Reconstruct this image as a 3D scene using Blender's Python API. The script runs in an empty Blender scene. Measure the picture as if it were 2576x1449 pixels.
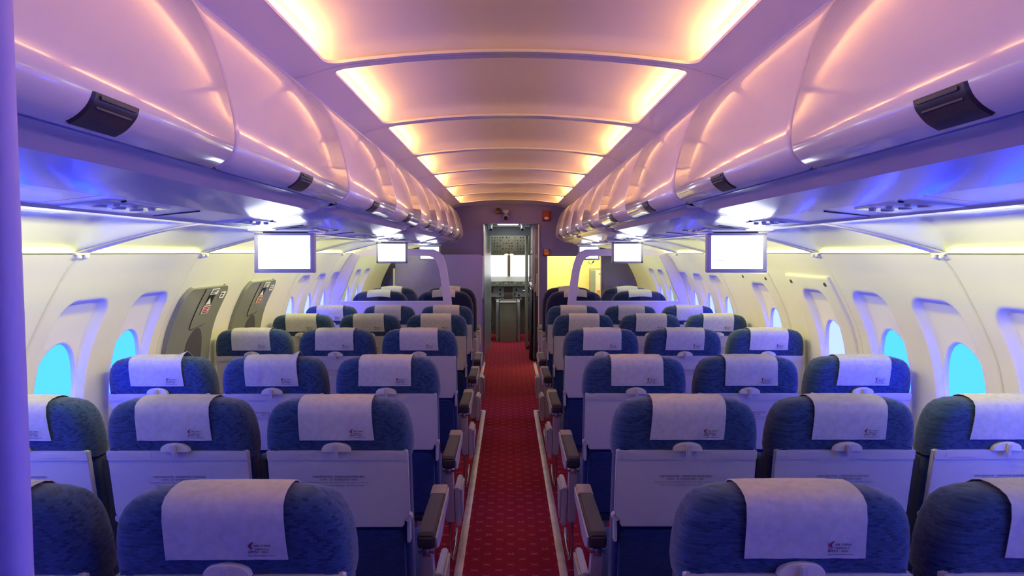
import bpy, bmesh, math, random
from mathutils import Vector, Matrix
random.seed(7)
S = bpy.context.scene
COL = S.collection
PI = math.pi

# ------------------------------------------------------------------ camera
FPX = 1700.0                                   # focal length in pixels of the 2576 px frame
cam_d = bpy.data.cameras.new('camera'); cam = bpy.data.objects.new('camera', cam_d); COL.objects.link(cam)
cam_d.sensor_width = 36.0; cam_d.lens = FPX / 2576 * 36.0; cam_d.clip_start = 0.02
cam.location = (-0.012, 0.0, 1.62)
cam.rotation_euler = (math.radians(90 - 2.96), 0, math.radians(-0.30))
S.camera = cam
# ------------------------------------------------------------------ world, exposure
w = bpy.data.worlds.new('world'); S.world = w; w.use_nodes = True
w.node_tree.nodes['Background'].inputs[0].default_value = (0.30, 0.28, 0.5, 1)
w.node_tree.nodes['Background'].inputs[1].default_value = 0.05
S.view_settings.view_transform = 'Standard'; S.view_settings.look = 'None'
S.view_settings.exposure = 0.0; S.view_settings.gamma = 1.0; S.view_settings.use_curve_mapping = False
# light levels (radiance of the luminous surfaces the cabin has)
L_CEIL = (29.0, 14.0, 3.8)          # warm tubes in the ceiling recesses
L_LEDGE = (13.0, 14.0, 3.4)          # yellow-green bars on the sidewall ledge
P_WASH = 3.9                       # sidewall wash tubes behind the service panel lip (W each)
C_WASH = (1.0, 0.98, 0.36)
L_PANE = (0.12, 0.80, 27.0)        # backlit cabin windows
L_PANEW = (0.62, 0.85, 18.0)
L_SCREEN = 4.0

# ------------------------------------------------------------------ materials
def nodes(m):
    m.use_nodes = True
    return m.node_tree.nodes, m.node_tree.links
def mat(name, col, rough=0.5, metal=0.0, coat=0.0, spec=0.5, noise=0.0, nscale=30.0, bump=0.0, bscale=200.0):
    m = bpy.data.materials.new(name); n, l = nodes(m); b = n['Principled BSDF']
    b.inputs['Roughness'].default_value = rough; b.inputs['Metallic'].default_value = metal
    b.inputs['Coat Weight'].default_value = coat; b.inputs['Coat Roughness'].default_value = 0.08
    b.inputs['Specular IOR Level'].default_value = spec
    b.inputs['Base Color'].default_value = (*col, 1)
    if noise or bump:
        tc = n.new('ShaderNodeTexCoord')
    if noise:
        t = n.new('ShaderNodeTexNoise'); t.inputs['Scale'].default_value = nscale; t.inputs['Detail'].default_value = 3
        l.new(tc.outputs['Object'], t.inputs['Vector'])
        r = n.new('ShaderNodeMapRange'); r.inputs[1].default_value = 0.3; r.inputs[2].default_value = 0.7
        r.inputs[3].default_value = 1 - noise; r.inputs[4].default_value = 1 + noise * 0.4
        l.new(t.outputs['Fac'], r.inputs[0])
        x = n.new('ShaderNodeVectorMath'); x.operation = 'SCALE'; x.inputs[0].default_value = col
        l.new(r.outputs[0], x.inputs['Scale']); l.new(x.outputs[0], b.inputs['Base Color'])
    if bump:
        t2 = n.new('ShaderNodeTexNoise'); t2.inputs['Scale'].default_value = bscale; t2.inputs['Detail'].default_value = 2
        l.new(tc.outputs['Object'], t2.inputs['Vector'])
        bp = n.new('ShaderNodeBump'); bp.inputs['Strength'].default_value = bump; bp.inputs['Distance'].default_value = 0.003
        l.new(t2.outputs['Fac'], bp.inputs['Height']); l.new(bp.outputs[0], b.inputs['Normal'])
    return m
def emat(name, col):
    m = bpy.data.materials.new(name); n, l = nodes(m); n.remove(n['Principled BSDF'])
    e = n.new('ShaderNodeEmission'); k = max(col); e.inputs[0].default_value = (col[0]/k, col[1]/k, col[2]/k, 1); e.inputs[1].default_value = k
    l.new(e.outputs[0], n['Material Output'].inputs[0]); return m
def fabric(name, c1, c2, c3, bw, rh, rough=0.9):
    m = bpy.data.materials.new(name); n, l = nodes(m); b = n['Principled BSDF']
    b.inputs['Roughness'].default_value = rough; b.inputs['Specular IOR Level'].default_value = 0.15
    b.inputs['Sheen Weight'].default_value = 0.25; b.inputs['Sheen Roughness'].default_value = 0.5
    tc = n.new('ShaderNodeTexCoord'); sp = n.new('ShaderNodeSeparateXYZ'); cb = n.new('ShaderNodeCombineXYZ')
    l.new(tc.outputs['Object'], sp.inputs[0])
    ad = n.new('ShaderNodeMath'); ad.operation = 'ADD'; l.new(sp.outputs[0], ad.inputs[0]); l.new(sp.outputs[1], ad.inputs[1])
    l.new(ad.outputs[0], cb.inputs[0]); l.new(sp.outputs[2], cb.inputs[1])
    nz = n.new('ShaderNodeTexNoise'); nz.inputs['Scale'].default_value = 40; l.new(tc.outputs['Object'], nz.inputs['Vector'])
    mx = n.new('ShaderNodeVectorMath'); mx.operation = 'SCALE'; mx.inputs['Scale'].default_value = 0.004; l.new(nz.outputs['Color'], mx.inputs[0])
    av = n.new('ShaderNodeVectorMath'); av.operation = 'ADD'; l.new(cb.outputs[0], av.inputs[0]); l.new(mx.outputs[0], av.inputs[1])
    br = n.new('ShaderNodeTexBrick'); br.inputs['Scale'].default_value = 1.0; br.inputs['Brick Width'].default_value = bw
    br.inputs['Row Height'].default_value = rh; br.inputs['Mortar Size'].default_value = rh * 0.16; br.inputs['Bias'].default_value = -0.22
    br.inputs['Color1'].default_value = (*c1, 1); br.inputs['Color2'].default_value = (*c2, 1); br.inputs['Mortar'].default_value = (*c3, 1)
    l.new(av.outputs[0], br.inputs['Vector']); l.new(br.outputs['Color'], b.inputs['Base Color'])
    bp = n.new('ShaderNodeBump'); bp.inputs['Strength'].default_value = 0.5; bp.inputs['Distance'].default_value = 0.002
    l.new(br.outputs['Color'], bp.inputs['Height']); l.new(bp.outputs[0], b.inputs['Normal'])
    return m
def carpet():
    m = bpy.data.materials.new('red_carpet'); n, l = nodes(m); b = n['Principled BSDF']
    b.inputs['Roughness'].default_value = 0.95; b.inputs['Specular IOR Level'].default_value = 0.1
    tc = n.new('ShaderNodeTexCoord'); sp = n.new('ShaderNodeSeparateXYZ'); l.new(tc.outputs['Object'], sp.inputs[0])
    def M(op, a, c=None, d=None):
        q = n.new('ShaderNodeMath'); q.operation = op
        for i, v in enumerate((a, c, d)):
            if v is None: continue
            if isinstance(v, (int, float)): q.inputs[i].default_value = v
            else: l.new(v, q.inputs[i])
        return q.outputs[0]
    v = M('DIVIDE', sp.outputs[1], 0.062); row = M('FLOOR', v); odd = M('MODULO', row, 2.0)
    u = M('ADD', M('DIVIDE', sp.outputs[0], 0.125), M('MULTIPLY', odd, 0.5))
    fu = M('MULTIPLY', M('SUBTRACT', M('FRACT', u), 0.5), 0.125); fv = M('MULTIPLY', M('SUBTRACT', M('FRACT', v), 0.5), 0.062)
    au = M('ABSOLUTE', fu); avv = M('ABSOLUTE', fv)
    d1 = M('ABSOLUTE', M('SUBTRACT', avv, M('MULTIPLY', au, 0.62)))
    line = M('LESS_THAN', d1, 0.0028); lim = M('LESS_THAN', au, 0.019)
    nz = n.new('ShaderNodeTexNoise'); nz.inputs['Scale'].default_value = 160; l.new(tc.outputs['Object'], nz.inputs['Vector'])
    br = M('GREATER_THAN', nz.outputs['Fac'], 0.47)
    mask = M('MULTIPLY', M('MULTIPLY', line, lim), M('MULTIPLY', br, 0.5))
    n2 = n.new('ShaderNodeTexNoise'); n2.inputs['Scale'].default_value = 400; l.new(tc.outputs['Object'], n2.inputs['Vector'])
    rmp = n.new('ShaderNodeValToRGB'); rmp.color_ramp.elements[0].color = (0.19, 0.012, 0.028, 1); rmp.color_ramp.elements[1].color = (0.36, 0.024, 0.052, 1)
    rmp.color_ramp.elements[0].position = 0.3; rmp.color_ramp.elements[1].position = 0.7
    l.new(n2.outputs['Fac'], rmp.inputs[0])
    mix = n.new('ShaderNodeMix'); mix.data_type = 'RGBA'; l.new(mask, mix.inputs[0]); l.new(rmp.outputs[0], mix.inputs[6]); mix.inputs[7].default_value = (0.62, 0.42, 0.30, 1)
    l.new(mix.outputs[2], b.inputs['Base Color'])
    bp = n.new('ShaderNodeBump'); bp.inputs['Strength'].default_value = 0.6; bp.inputs['Distance'].default_value = 0.004
    l.new(n2.outputs['Fac'], bp.inputs['Height']); l.new(bp.outputs[0], b.inputs['Normal'])
    return m
def glassmat():
    m = bpy.data.materials.new('clear_pane'); n, l = nodes(m); n.remove(n['Principled BSDF'])
    t = n.new('ShaderNodeBsdfTransparent'); t.inputs[0].default_value = (0.93, 0.96, 0.95, 1)
    g = n.new('ShaderNodeBsdfGlossy'); g.inputs['Roughness'].default_value = 0.03
    f = n.new('ShaderNodeFresnel'); f.inputs[0].default_value = 1.45
    x = n.new('ShaderNodeMixShader'); l.new(f.outputs[0], x.inputs[0]); l.new(t.outputs[0], x.inputs[1]); l.new(g.outputs[0], x.inputs[2])
    l.new(x.outputs[0], n['Material Output'].inputs[0]); return m

M = {}
M['bin'] = mat('glossy_white_plastic', (0.74, 0.70, 0.74), 0.22, coat=0.7)
M['fairing'] = mat('satin_fairing_blue_light', (0.38, 0.36, 0.56), 0.30, coat=0.35)  # colour darkened and blued to imitate the blue-lit shade under the bins
M['ceil'] = mat('satin_ceiling_plastic', (0.72, 0.68, 0.74), 0.38, coat=0.15)
M['pan'] = mat('matte_recess_white', (0.80, 0.76, 0.76), 0.55)
M['wall'] = mat('cream_wall_plastic', (0.74, 0.72, 0.66), 0.45, noise=0.03, nscale=3)
M['cove'] = mat('pale_cove_plastic', (0.72, 0.72, 0.70), 0.30, coat=0.2)
M['rib'] = mat('lilac_rib_plastic', (0.30, 0.28, 0.52), 0.35, coat=0.2)
M['skin'] = mat('outer_skin', (0.25, 0.25, 0.25), 0.8)
M['fab'] = fabric('blue_woven_cloth', (0.034, 0.078, 0.195), (0.006, 0.013, 0.046), (0.025, 0.056, 0.145), 0.014, 0.0060)
M['fabd'] = fabric('dark_blue_cloth', (0.016, 0.036, 0.15), (0.009, 0.020, 0.09), (0.011, 0.026, 0.11), 0.02, 0.008)
M['navy'] = fabric('navy_dotted_cloth', (0.012, 0.016, 0.050), (0.014, 0.020, 0.060), (0.016, 0.022, 0.062), 0.03, 0.03)
M['cloth'] = mat('white_head_cloth', (0.56, 0.545, 0.55), 0.9, spec=0.1, noise=0.12, nscale=55, bump=0.25, bscale=90)
M['tray'] = mat('ivory_tray_plastic', (0.57, 0.54, 0.53), 0.42, noise=0.02)
M['arm'] = mat('dark_arm_padding', (0.055, 0.05, 0.05), 0.55)
M['capm'] = mat('champagne_metal', (0.40, 0.36, 0.31), 0.38, metal=0.6)
M['grey'] = mat('light_grey_plastic', (0.48, 0.45, 0.47), 0.45)
M['chrome'] = mat('brushed_steel', (0.62, 0.62, 0.62), 0.25, metal=1.0)
M['alu'] = mat('scuffed_aluminium', (0.62, 0.56, 0.50), 0.40, metal=0.3, noise=0.25, nscale=9)
M['ivory'] = mat('ivory_latch_plastic', (0.78, 0.72, 0.58), 0.45)
M['blue'] = mat('lavender_blue_light_tint', (0.36, 0.32, 0.76), 0.45, noise=0.03, nscale=4)  # blue of the cabin light is put into this base colour
M['black'] = mat('black_plastic', (0.012, 0.012, 0.014), 0.5)
M['ink'] = mat('black_ink', (0.03, 0.025, 0.04), 0.8)
M['red'] = mat('red_ink', (0.26, 0.025, 0.05), 0.8)
M['latch'] = mat('charcoal_latch', (0.045, 0.043, 0.05), 0.35)
M['bulk'] = mat('lavender_laminate_blue_lit', (0.18, 0.16, 0.42), 0.5, noise=0.03, nscale=4)  # lavender grey deepened with the blue light that falls on the bulkhead
M['part'] = mat('pale_lilac_laminate', (0.66, 0.58, 0.68), 0.45)
M['bezel'] = mat('grey_lilac_bezel', (0.34, 0.33, 0.48), 0.35)
M['hatch'] = mat('grey_hatch_paint', (0.20, 0.21, 0.19), 0.34, coat=0.2)
M['hatchd'] = mat('dark_hatch_hollow', (0.06, 0.06, 0.075), 0.6)
M['white'] = mat('white_paint', (0.8, 0.8, 0.8), 0.5)
M['placard'] = mat('pink_placard', (0.72, 0.50, 0.44), 0.6)
M['olive'] = mat('olive_grey_panel', (0.26, 0.28, 0.24), 0.6, noise=0.04, nscale=8)
M['teal'] = mat('blue_grey_door', (0.30, 0.36, 0.40), 0.35)
M['dgrey'] = mat('dark_grey_panel', (0.07, 0.075, 0.085), 0.5)
M['curtain'] = mat('slate_curtain', (0.06, 0.065, 0.09), 0.9)
M['yellow'] = mat('wall_warm_light_tint', (0.85, 0.76, 0.36), 0.7)  # cream wall; the warm lobby light is painted into its colour
M['redbox'] = mat('red_plastic', (0.30, 0.02, 0.02), 0.4)
M['orange'] = mat('orange_label', (0.75, 0.30, 0.05), 0.6)
M['brown'] = mat('brown_post', (0.34, 0.25, 0.14), 0.6)
M['carpet'] = carpet()
M['glass'] = glassmat()
M['e_ceil'] = emat('warm_tube', L_CEIL)
M['e_ledge'] = emat('yellow_bar', L_LEDGE)
M['e_pane'] = emat('blue_backlit_pane', L_PANE)
M['e_panew'] = emat('white_backlit_pane', L_PANEW)
M['e_screen'] = emat('white_screen', (L_SCREEN, L_SCREEN * 1.04, L_SCREEN * 1.08))
M['e_sky'] = emat('windshield_daylight', (4.0, 4.0, 4.0))
M['e_lamp'] = emat('white_lamp', (28, 28, 26))
M['e_warm'] = emat('warm_spot', (6, 3.2, 1.4))
M['e_trim'] = emat('soft_lit_trim', (0.9, 0.85, 0.6))

# ------------------------------------------------------------------ mesh helpers
class MB:
    def __init__(s): s.bm = bmesh.new()
    def add(s, vs, fs, flip=False):
        bv = [s.bm.verts.new(v) for v in vs]
        for f in fs:
            try: s.bm.faces.new([bv[i] for i in (reversed(f) if flip else f)])
            except ValueError: pass
        return s
    def merge(s, bm2):
        t = bpy.data.meshes.new('t'); bm2.to_mesh(t); bm2.free(); s.bm.from_mesh(t); bpy.data.meshes.remove(t); return s
    def box(s, c, d, bev=0.0, rot=None, seg=2):
        b = bmesh.new(); bmesh.ops.create_cube(b, size=1.0)
        bmesh.ops.scale(b, vec=d, verts=b.verts)
        if bev: bmesh.ops.bevel(b, geom=b.edges[:], offset=min(bev, min(d) * 0.49), segments=seg, affect='EDGES', profile=0.5)
        mt = Matrix.Translation(c)
        if rot: mt = mt @ rot
        bmesh.ops.transform(b, matrix=mt, verts=b.verts)
        return s.merge(b)
    def cyl(s, p0, p1, r, r2=None, seg=16):
        p0 = Vector(p0); p1 = Vector(p1); r2 = r if r2 is None else r2
        b = bmesh.new(); d = p1 - p0
        bmesh.ops.create_cone(b, cap_ends=True, segments=seg, radius1=r, radius2=r2, depth=d.length)
        q = d.to_track_quat('Z', 'Y').to_matrix().to_4x4()
        bmesh.ops.transform(b, matrix=Matrix.Translation((p0 + p1) / 2) @ q, verts=b.verts)
        return s.merge(b)
    def sph(s, c, r, sc=(1, 1, 1), seg=16):
        b = bmesh.new(); bmesh.ops.create_uvsphere(b, u_segments=seg, v_segments=seg // 2, radius=r)
        bmesh.ops.scale(b, vec=sc, verts=b.verts); bmesh.ops.translate(b, vec=c, verts=b.verts); return s.merge(b)
    def tube(s, pts, r, seg=8):
        pts = [Vector(p) for p in pts]; rings = []
        up = Vector((0.13, 0.31, 0.94))
        for i, p in enumerate(pts):
            t = (pts[min(i + 1, len(pts) - 1)] - pts[max(i - 1, 0)]).normalized()
            a = t.cross(up).normalized(); c = t.cross(a)
            rings.append([s.bm.verts.new(p + r * (math.cos(2 * PI * k / seg) * a + math.sin(2 * PI * k / seg) * c)) for k in range(seg)])
        for i in range(len(rings) - 1):
            for k in range(seg):
                s.bm.faces.new([rings[i][k], rings[i][(k + 1) % seg], rings[i + 1][(k + 1) % seg], rings[i + 1][k]])
        s.bm.faces.new(rings[0][::-1]); s.bm.faces.new(rings[-1]); return s
    def prism(s, poly, fn, t0, t1, bev=0.0):
        """poly of 2D points mapped by fn(a, b, t) to 3D, extruded from t0 to t1"""
        b = bmesh.new(); n = len(poly)
        v0 = [b.verts.new(fn(a, c, t0)) for a, c in poly]; v1 = [b.verts.new(fn(a, c, t1)) for a, c in poly]
        b.faces.new(v0[::-1]); b.faces.new(v1)
        for i in range(n): b.faces.new([v0[i], v0[(i + 1) % n], v1[(i + 1) % n], v1[i]])
        bmesh.ops.recalc_face_normals(b, faces=b.faces)
        if bev:
            e = [x for x in b.edges if abs(x.calc_face_angle(0)) > 0.9]
            bmesh.ops.bevel(b, geom=e, offset=bev, segments=2, affect='EDGES')
        return s.merge(b)
    def grid(s, rows, close=False):
        R = [[s.bm.verts.new(p) for p in r] for r in rows]
        for i in range(len(R) - 1):
            m = len(R[i])
            for k in range(m if close else m - 1):
                s.bm.faces.new([R[i][k], R[i][(k + 1) % m], R[i + 1][(k + 1) % m], R[i + 1][k]])
        return R
    def mesh(s, name, ang=40, fix=True):
        if fix: bmesh.ops.recalc_face_normals(s.bm, faces=s.bm.faces)
        me = bpy.data.meshes.new(name); s.bm.to_mesh(me); s.bm.free()
        me.shade_smooth(); me.set_sharp_from_angle(angle=math.radians(ang)); return me
    def obj(s, name, m, parent=None, ang=40, fix=True):
        return link(name, s.mesh(name, ang, fix), m, parent)
def link(name, me, m, parent=None):
    o = bpy.data.objects.new(name, me); COL.objects.link(o)
    if m is not None and not me.materials: me.materials.append(M[m] if isinstance(m, str) else m)
    if parent is not None: o.parent = parent
    return o
def tag(o, label, cat, group=None):
    o['label'] = label; o['category'] = cat
    if group: o['group'] = group
    return o
def struct(o, label=None):
    o['kind'] = 'structure'
    if label: o['label'] = label
    return o
def thing(name, label, cat, loc=(0, 0, 0), group=None):
    o = bpy.data.objects.new(name, None); COL.objects.link(o); o.location = loc; o.empty_display_size = 0.1
    return tag(o, label, cat, group)
def copy_tree(o, parent=None):
    c = o.copy(); COL.objects.link(c); c.parent = parent
    for ch in list(o.children): copy_tree(ch, c)
    return c
def ss(a, b, x):
    t = max(0.0, min(1.0, (x - a) / (b - a))); return t * t * (3 - 2 * t)
def rrect(x0, x1, z0, z1, r, n=5):
    pts = []
    for cx, cz, a0 in ((x1 - r, z1 - r, 0), (x0 + r, z1 - r, 90), (x0 + r, z0 + r, 180), (x1 - r, z0 + r, 270)):
        for i in range(n + 1):
            a = math.radians(a0 + 90 * i / n); pts.append((cx + r * math.cos(a), cz + r * math.sin(a)))
    return pts
def spline(pts, n):
    """Catmull-Rom samples through 2D pts"""
    P = [pts[0]] + list(pts) + [pts[-1]]; out = []
    for i in range(1, len(P) - 2):
        for k in range(n):
            t = k / n; q = []
            for c in (0, 1):
                a, b, d, e = P[i-1][c], P[i][c], P[i+1][c], P[i+2][c]
                q.append(0.5 * (2*b + (d - a)*t + (2*a - 5*b + 4*d - e)*t*t + (3*b - a - 3*d + e)*t**3))
            out.append(tuple(q))
    out.append(tuple(pts[-1])); return out
def pillow(outline, T, r, bulge=0.006, yoff=0.0, shear=None, steps=4):
    """closed cushion: outline in (x,z), half thickness T, rim rounding r"""
    n = len(outline); cx = sum(p[0] for p in outline) / n; cz = sum(p[1] for p in outline) / n
    nor = []
    for i in range(n):
        a = Vector(outline[i - 1]); b = Vector(outline[(i + 1) % n]); t = (b - a)
        nn = Vector((t.y, -t.x)).normalized()
        if nn.dot(Vector(outline[i]) - Vector((cx, cz))) < 0: nn = -nn
        nor.append(nn)
    def ring(ins, y, f=None, base=0.0):
        o = []
        for i, p in enumerate(outline):
            x, z = p[0] - nor[i].x * ins, p[1] - nor[i].y * ins
            if f is not None: x, z = cx + (x - cx) * f, cz + (z - cz) * f
            o.append((x, y + yoff + (shear(z) if shear else 0), z))
        return o
    rings = []
    for f in (0.03, 0.35, 0.7, 0.88): rings.append(ring(r, -T - bulge * (1 - f * f), f))
    for k in range(steps, -1, -1):
        a = PI / 2 * k / steps; rings.append(ring(r * (1 - math.cos(a)), -(T - r) - r * math.sin(a)))
    for k in range(0, steps + 1):
        a = PI / 2 * k / steps; rings.append(ring(r * (1 - math.cos(a)), (T - r) + r * math.sin(a)))
    for f in (0.88, 0.7, 0.35, 0.03): rings.append(ring(r, T + bulge * (1 - f * f), f))
    m = MB(); R = m.grid(rings, close=True)
    m.bm.faces.new(R[0][::-1]); m.bm.faces.new(R[-1]); return m
def text_mesh(lines, size, gap, align='LEFT', bold=0.0):
    """text laid out in the x-z plane reading from -y; lines go downward"""
    me = None; m = MB()
    for i, (tx, sz) in enumerate(lines):
        cu = bpy.data.curves.new('t', 'FONT'); cu.body = tx; cu.size = sz; cu.align_x = align; cu.resolution_u = 1; cu.offset = bold * sz
        o = bpy.data.objects.new('t', cu); COL.objects.link(o); bpy.context.view_layer.update()
        ev = o.evaluated_get(bpy.context.evaluated_depsgraph_get()); t = bpy.data.meshes.new_from_object(ev)
        b = bmesh.new(); b.from_mesh(t); dz = -gap * i
        bmesh.ops.transform(b, matrix=Matrix.Translation((0, 0, dz)) @ Matrix.Rotation(PI / 2, 4, 'X'), verts=b.verts)
        m.merge(b); bpy.data.meshes.remove(t); bpy.data.objects.remove(o); bpy.data.curves.remove(cu)
    return m

# ------------------------------------------------------------------ cabin shell
Y0, Y1 = -1.0, 9.62                      # cabin from behind the camera to the closet panels
WALLP = spline([(1.58, 1.615), (1.645, 1.53), (1.697, 1.44), (1.752, 1.335), (1.80, 1.225), (1.832, 1.1), (1.848, .95), (1.852, .8), (1.852, .6), (1.848, .4), (1.84, .2), (1.83, 0.0)], 10)
def wall_at(z):
    for i in range(len(WALLP) - 1):
        (xa, za), (xb, zb) = WALLP[i], WALLP[i + 1]
        if zb <= z <= za:
            t = (za - z) / (za - zb) if za != zb else 0
            tx, tz = xb - xa, zb - za; L = math.hypot(tx, tz)
            return xa + (xb - xa) * t, (-tz / L, tx / L)      # position, outward normal (x,z)
    return WALLP[-1][0], (1.0, 0.0)
def wpt(sd, y, z, off):
    x, nn = wall_at(z); return (sd * (x + nn[0] * off), y, z + nn[1] * off)

fl = MB().box((0, 6.0, -0.03), (3.9, 17.0, 0.06)).obj('floor', 'carpet'); struct(fl, 'red carpet floor with small woven bow motifs')
ce = MB(); prof = [(2.05 * math.cos(a), 0.9 + 1.78 * math.sin(a)) for a in [math.radians(25 + 130 * i / 24) for i in range(25)]]
prof2 = [(x * 1.02, z * 1.015) for x, z in reversed(prof)]
ce.prism(prof + prof2, lambda a, b, t: (a, t, b), Y0, 10.0)
ceiling = struct(ce.obj('ceiling', 'skin'), 'arched cabin ceiling of lit recessed panels')
walls = {}
for sd, nm in ((-1, 'wall_left'), (1, 'wall_right')):
    m = MB(); out = [(x + 0.075, z) for x, z in WALLP[::4]] 
    out = [(1.80, 1.72)] + out; out2 = [(x + 0.03, z) for x, z in reversed(out)]
    m.prism(out + out2, lambda a, b, t: (sd * a, t, b), Y0, 10.0)
    walls[sd] = struct(m.obj(nm, 'skin'), 'curved cream cabin sidewall of moulded window panels')
struct(MB().box((0, Y0 - 0.02, 1.25), (4.0, 0.04, 2.6)).obj('wall_back', 'bulk'), 'plain lavender bulkhead at the rear of the cabin')

# ---- sidewall panels
def wdepth(y, z, wins):
    d = 0.0
    for yc in wins:
        a, b = abs(y - yc), z
        hw, r = 0.158, 0.085
        qx, qz = a - (hw - r), (z - (1.435 - r))
        sdf = math.hypot(max(qx, 0), max(qz, 0)) + min(max(qx, qz), 0) - r
        D = 0.010 + 0.034 * ss(0.72, 1.42, z)
        Dr = D * ss(0.70, 0.82, z) * (0.12 + 0.88 * max(0.0, min(1.0, (1.437 - z) / 0.085)) ** 0.75)
        d = max(d, Dr * ss(0.0, 0.022, -sdf))
        e = math.hypot((y - yc) / 0.130, (z - 1.06) / 0.172)
        d = max(d, (D + 0.035) * (1 - ss(1.0, 1.10, e)) if e < 1.10 else 0)
    return d
def zsamples(step):
    zs = []; z = 1.615
    while z > 0.70: zs.append(z); z -= step
    while z > 0.05: zs.append(z); z -= 0.07
    zs.append(0.0); return zs
def wall_panel(sd, L, wins, step, pit=None):
    m = MB(); ny = max(2, int(L / step)); zs = zsamples(step); rows = []
    g = 0.004
    for j in range(ny + 1):
        y = g + (L - 2 * g) * j / ny; e = min(j, ny - j)
        rows.append([wpt(sd, y, z, wdepth(y, z, wins) + (0.006 if e == 0 else 0) + (0.07 if pit is not None and abs(y - pit) < 0.25 and 0.5 < z < 1.475 else 0)) for z in zs])
    m.grid([[wpt(sd, g, z, 0.03) for z in zs]] + rows + [[wpt(sd, L - g, z, 0.03) for z in zs]])
    me = m.mesh('wall_panel', 60, fix=False)
    if sd > 0: me.flip_normals()
    return me
PANELS = [(-0.51, 1.0, 1), (0.49, 1.0, 1), (1.49, 1.0, 1), (2.49, 1.0, 1), (3.49, 0.965, 0), (4.455, 0.965, 0), (5.42, 1.0, 1), (6.42, 1.0, 1), (7.42, 1.0, 1), (8.42, 1.2, 0)]
SEAMS = [p[0] for p in PANELS] + [9.62]
def pane_mesh(sd, r=1.0, off=0.016):
    m = MB(); D = lambda z: (0.010 + 0.034 * ss(0.72, 1.42, z))
    rows = []
    for f in (0.02, 0.4, 0.75, 1.0):
        rows.append([wpt(sd, 0.133 * f * r * math.cos(2*PI*k/40), 1.06 + 0.176 * f * r * math.sin(2*PI*k/40), D(1.06 + 0.176 * f * r * math.sin(2*PI*k/40)) + off) for k in range(40)])
    R = m.grid(rows, close=True); m.bm.faces.new(R[0])
    me = m.mesh('pane', fix=False)
    return me
def rim_mesh(sd):
    m = MB(); D = lambda z: (0.010 + 0.034 * ss(0.72, 1.42, z)); rows = []
    for f, o in ((1.16, 0.004), (1.10, -0.0005), (1.05, 0.000), (1.01, 0.008), (0.985, 0.020)):
        rows.append([wpt(sd, 0.130 * f * math.cos(2*PI*k/48), 1.06 + 0.172 * f * math.sin(2*PI*k/48), D(1.06 + 0.172 * f * math.sin(2*PI*k/48)) + o) for k in range(48)])
    m.grid(rows, close=True); me = m.mesh('rim', 60, fix=False)
    return me
WN = [0]
pm = {s: pane_mesh(s) for s in (-1, 1)}; rm = {s: rim_mesh(s) for s in (-1, 1)}
def window(sd, y, pane='e_pane'):
    WN[0] += 1
    r = link('window_%d' % WN[0], rm[sd], 'wall'); r.location = (0, y, 0); struct(r, 'oval cabin window glowing blue in a scooped wall recess')
    me = pm[sd] if pane == 'e_pane' else pane_white[sd]
    p = link('pane', me, pane, r); return r
pane_white = {s: pm[s].copy() for s in (-1, 1)}
for sd in (-1, 1):
    wm = wall_panel(sd, 1.0, (0.25, 0.75), 0.0085); pl = {}
    for y, L, k in PANELS:
        if k: me = wm
        else:
            hy = {3.49: 3.80, 4.455: 4.63}.get(y) if sd > 0 else None
            if (L, hy) not in pl: pl[(L, hy)] = wall_panel(sd, L, (), 0.05) if hy is None else wall_panel(sd, L, (), 0.02, hy - y)
            me = pl[(L, hy)]
        o = link('wall_panel', me, 'wall', walls[sd]); o.location.y = y
        if k:
            for dy in (0.25, 0.75):
                window(sd, y + dy, 'e_panew' if y > 5 else 'e_pane')

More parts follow.
